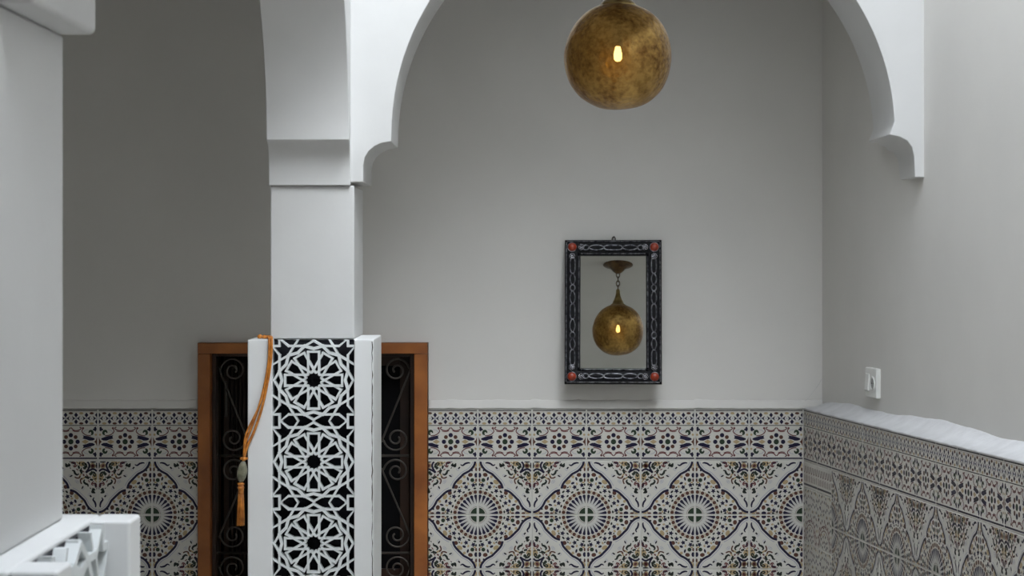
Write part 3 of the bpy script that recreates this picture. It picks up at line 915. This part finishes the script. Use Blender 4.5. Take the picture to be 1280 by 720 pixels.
for sx in (-1, 1):
    for sz in (-1, 1):
        c_ = Vector((sx * (cw + .002), -.014, sz * (chh + .002)))
        bm = bmesh.new(); lathe(bm, [(.0155, 0), (.0155, .003), (.014, .0055), (.010, .008), (.005, .0095), (0, .010)], 24)
        bm.transform(Matrix.Rotation(radians(90), 4, 'X'))
        o = obj('coral_stud', bm, 'coral', mir, smooth=True, loc=c_); o['label'] = 'orange-red round stud'
        bm = bmesh.new(); tube(bm, [c_ + Vector((.0165 * cos(2 * pi * j / 24), -.001, .0165 * sin(2 * pi * j / 24))) for j in range(24)], .0014, 6, closed=True)
        obj('stud_rim', bm, 'silver', mir, smooth=True)
        for dx, dz in ((-sx * .034, 0), (0, -sz * .034)):
            bm = bmesh.new(); cc = c_ + Vector((dx, -.001, dz))
            for j in range(7):
                a = 2 * pi * j / 7; pc = cc + Vector((.0075 * cos(a), 0, .0075 * sin(a)))
                tube(bm, [pc + Vector((.0036 * cos(2 * pi * i / 8), 0, .0036 * sin(2 * pi * i / 8))) for i in range(8)], .0011, 4, closed=True)
            tube(bm, [cc + Vector((.003 * cos(2 * pi * i / 8), -.001, .003 * sin(2 * pi * i / 8))) for i in range(8)], .0014, 4, closed=True)
            obj('filigree_rosette', bm, 'brightsilver', mir, smooth=True)
bm = bmesh.new()
tube(bm, [Vector((.006 * cos(2 * pi * j / 16) + .002, .004, h2 + .006 + .008 * sin(2 * pi * j / 16))) for j in range(16)], .0022, 6, closed=True)
obj('hanging_ring', bm, 'iron', mir, smooth=True)
tp = Mx @ Vector((.002, .004, h2 + .011))
bm = bmesh.new(); tube(bm, [Vector((tp.x, tp.y - .010, tp.z + .006)), Vector((tp.x, tp.y - .010, tp.z + .001)), Vector((tp.x, YB + .01, tp.z))], .0025, 8)
tag(obj('nail', bm, 'iron', smooth=True), 'small dark nail in the plaster from which the mirror hangs', 'nail')

# ------------------------------------------------------------------ switch and socket on the right wall
yS = 7.335; cS = Vector((XR(yS), yS, E - (478.5 - HY) * yS / F))
soc = thing('wall_socket', 'white double plate with a rocker switch and a round socket on the right wall', 'socket', cS, (0, 0, angR))
sw, shh = .066, .050
bm = bmesh.new(); box(bm, -sw, sw, -.016, .004, -shh, shh); obj('plate', bm, 'plastic', soc, bevel=.004)
bm = bmesh.new(); box(bm, -.052, -.010, -.021, -.012, -.029, .029); o = obj('rocker', bm, 'plastic', soc, bevel=.0025); o.rotation_euler = (radians(-4), 0, 0)
bm = bmesh.new(); lathe(bm, [(.0, .004), (.018, .004), (.0205, -.002), (.0235, -.002), (.0235, .006), (0, .006)], 28)
bm.transform(Matrix.Rotation(radians(90), 4, 'X')); bm.transform(Matrix.Diagonal((1, -1, 1, 1)))
o = obj('socket_ring', bm, 'plastic', soc, smooth=True, loc=(.030, -.018, 0))
bm = bmesh.new(); lathe(bm, [(0, 0), (.0185, 0), (.0185, .0012), (0, .0012)], 28); bm.transform(Matrix.Rotation(radians(90), 4, 'X'))
obj('socket_well', bm, 'socket_in', soc, loc=(.030, -.0165, 0))
for s_ in (-1, 1):
    bm = bmesh.new(); lathe(bm, [(0, 0), (.003, 0), (.003, .001), (0, .001)], 10); bm.transform(Matrix.Rotation(radians(90), 4, 'X'))
    obj('pin_hole', bm, 'iron', soc, loc=(.030 + s_ * .0095, -.0177, 0))

# ------------------------------------------------------------------ silk tassel on the pedestal corner
YC = 6.728
tas = thing('tassel', 'orange silk cord with a stone bead and tassel hung over the pedestal corner', 'tassel')
def pc(x, y, d=YC): return P(x, y, d)
def cordp(pts, r_, name='cord'):
    bm = bmesh.new(); tube(bm, smooth_pts(pts, 5), r_, 7); return obj(name, bm, 'cord', tas, smooth=True)
cordp([pc(337.5, 421.7, 6.80), pc(339.3, 422.1, 6.755), pc(339.6, 426.5, 6.728), pc(338.4, 452), pc(333.5, 482), pc(327, 511), pc(318, 538), pc(309.5, 557), pc(305.3, 571)], .0042)
cordp([pc(334, 421.8, 6.80), pc(336.3, 422.2, 6.755), pc(336.6, 426.5, 6.728), pc(335.6, 452), pc(330.5, 482), pc(323.5, 508), pc(314, 535), pc(307, 553), pc(304.6, 571)], .0038)
cordp([pc(329, 492, 6.724), pc(321, 514, 6.722), pc(311, 534, 6.722), pc(306.6, 546, 6.722), pc(305.2, 558, 6.722), pc(304.8, 571, 6.724)], .0030)
cordp([pc(322, 421.5, 6.775), pc(326, 421.0, 6.775), pc(331, 421.6, 6.775), pc(336, 421.2, 6.775), pc(339.5, 421.8, 6.765)], .005)
for x_, y_, r_ in ((325, 420.6, .0072), (330.5, 421.0, .0062), (305, 573.5, .0075), (308.6, 573.2, .004), (301.8, 573.2, .004)):
    bm = bmesh.new(); bmesh.ops.create_uvsphere(bm, u_segments=14, v_segments=8, radius=r_)
    p_ = pc(x_, y_, 6.775 if y_ < 500 else YC); obj('knot', bm, 'cord', tas, smooth=True, loc=p_)
# bead: lens-shaped stone
bm = bmesh.new()
b0, b1 = pc(304.6, 575.5), pc(300.6, 604)
hl = (b0 - b1).length
lathe(bm, [(.0005, hl), (.006, hl * .93), (.012, hl * .78), (.0155, hl * .6), (.0165, hl * .48), (.0145, hl * .3), (.009, hl * .12), (.0005, 0)], 8)
bm.transform(Matrix.Diagonal((1, .6, 1, 1)))
o = obj('bead', bm, 'bead', tas, smooth=True, loc=b1); o.rotation_euler = (0, atan2(b0.x - b1.x, b0.z - b1.z), 0); o['label'] = 'grey-green stone bead'
for y_ in (605, 609.5):
    bm = bmesh.new(); p_ = pc(301.2, y_)
    tube(bm, [p_ + Vector((.007 * cos(2 * pi * j / 14), .007 * sin(2 * pi * j / 14), 0)) for j in range(14)], .0042, 6, closed=True)
    obj('knot', bm, 'cord', tas, smooth=True)
bm = bmesh.new(); lathe(bm, [(0, .0), (.0078, 0), (.0088, .014), (.0082, .024), (.005, .032), (0, .034)], 16)
obj('tassel_head', bm, 'cord', tas, smooth=True, loc=pc(301.2, 617))
bm = bmesh.new(); rnd = random.Random(2)
for k in range(60):
    a = 2 * pi * rnd.random(); r_ = .0088 * sqrt(rnd.random())
    t0 = pc(301.2, 612); b_ = pc(301, 657 + rnd.uniform(-1.5, .5))
    o0 = Vector((cos(a), sin(a), 0))
    tube(bm, [t0 + o0 * r_ * .8, (t0 + b_) / 2 + o0 * r_ * 1.15, b_ + o0 * r_ * 1.3], .0011, 4)
o = obj('fringe', bm, 'cord', tas, smooth=True); o['kind'] = 'stuff'
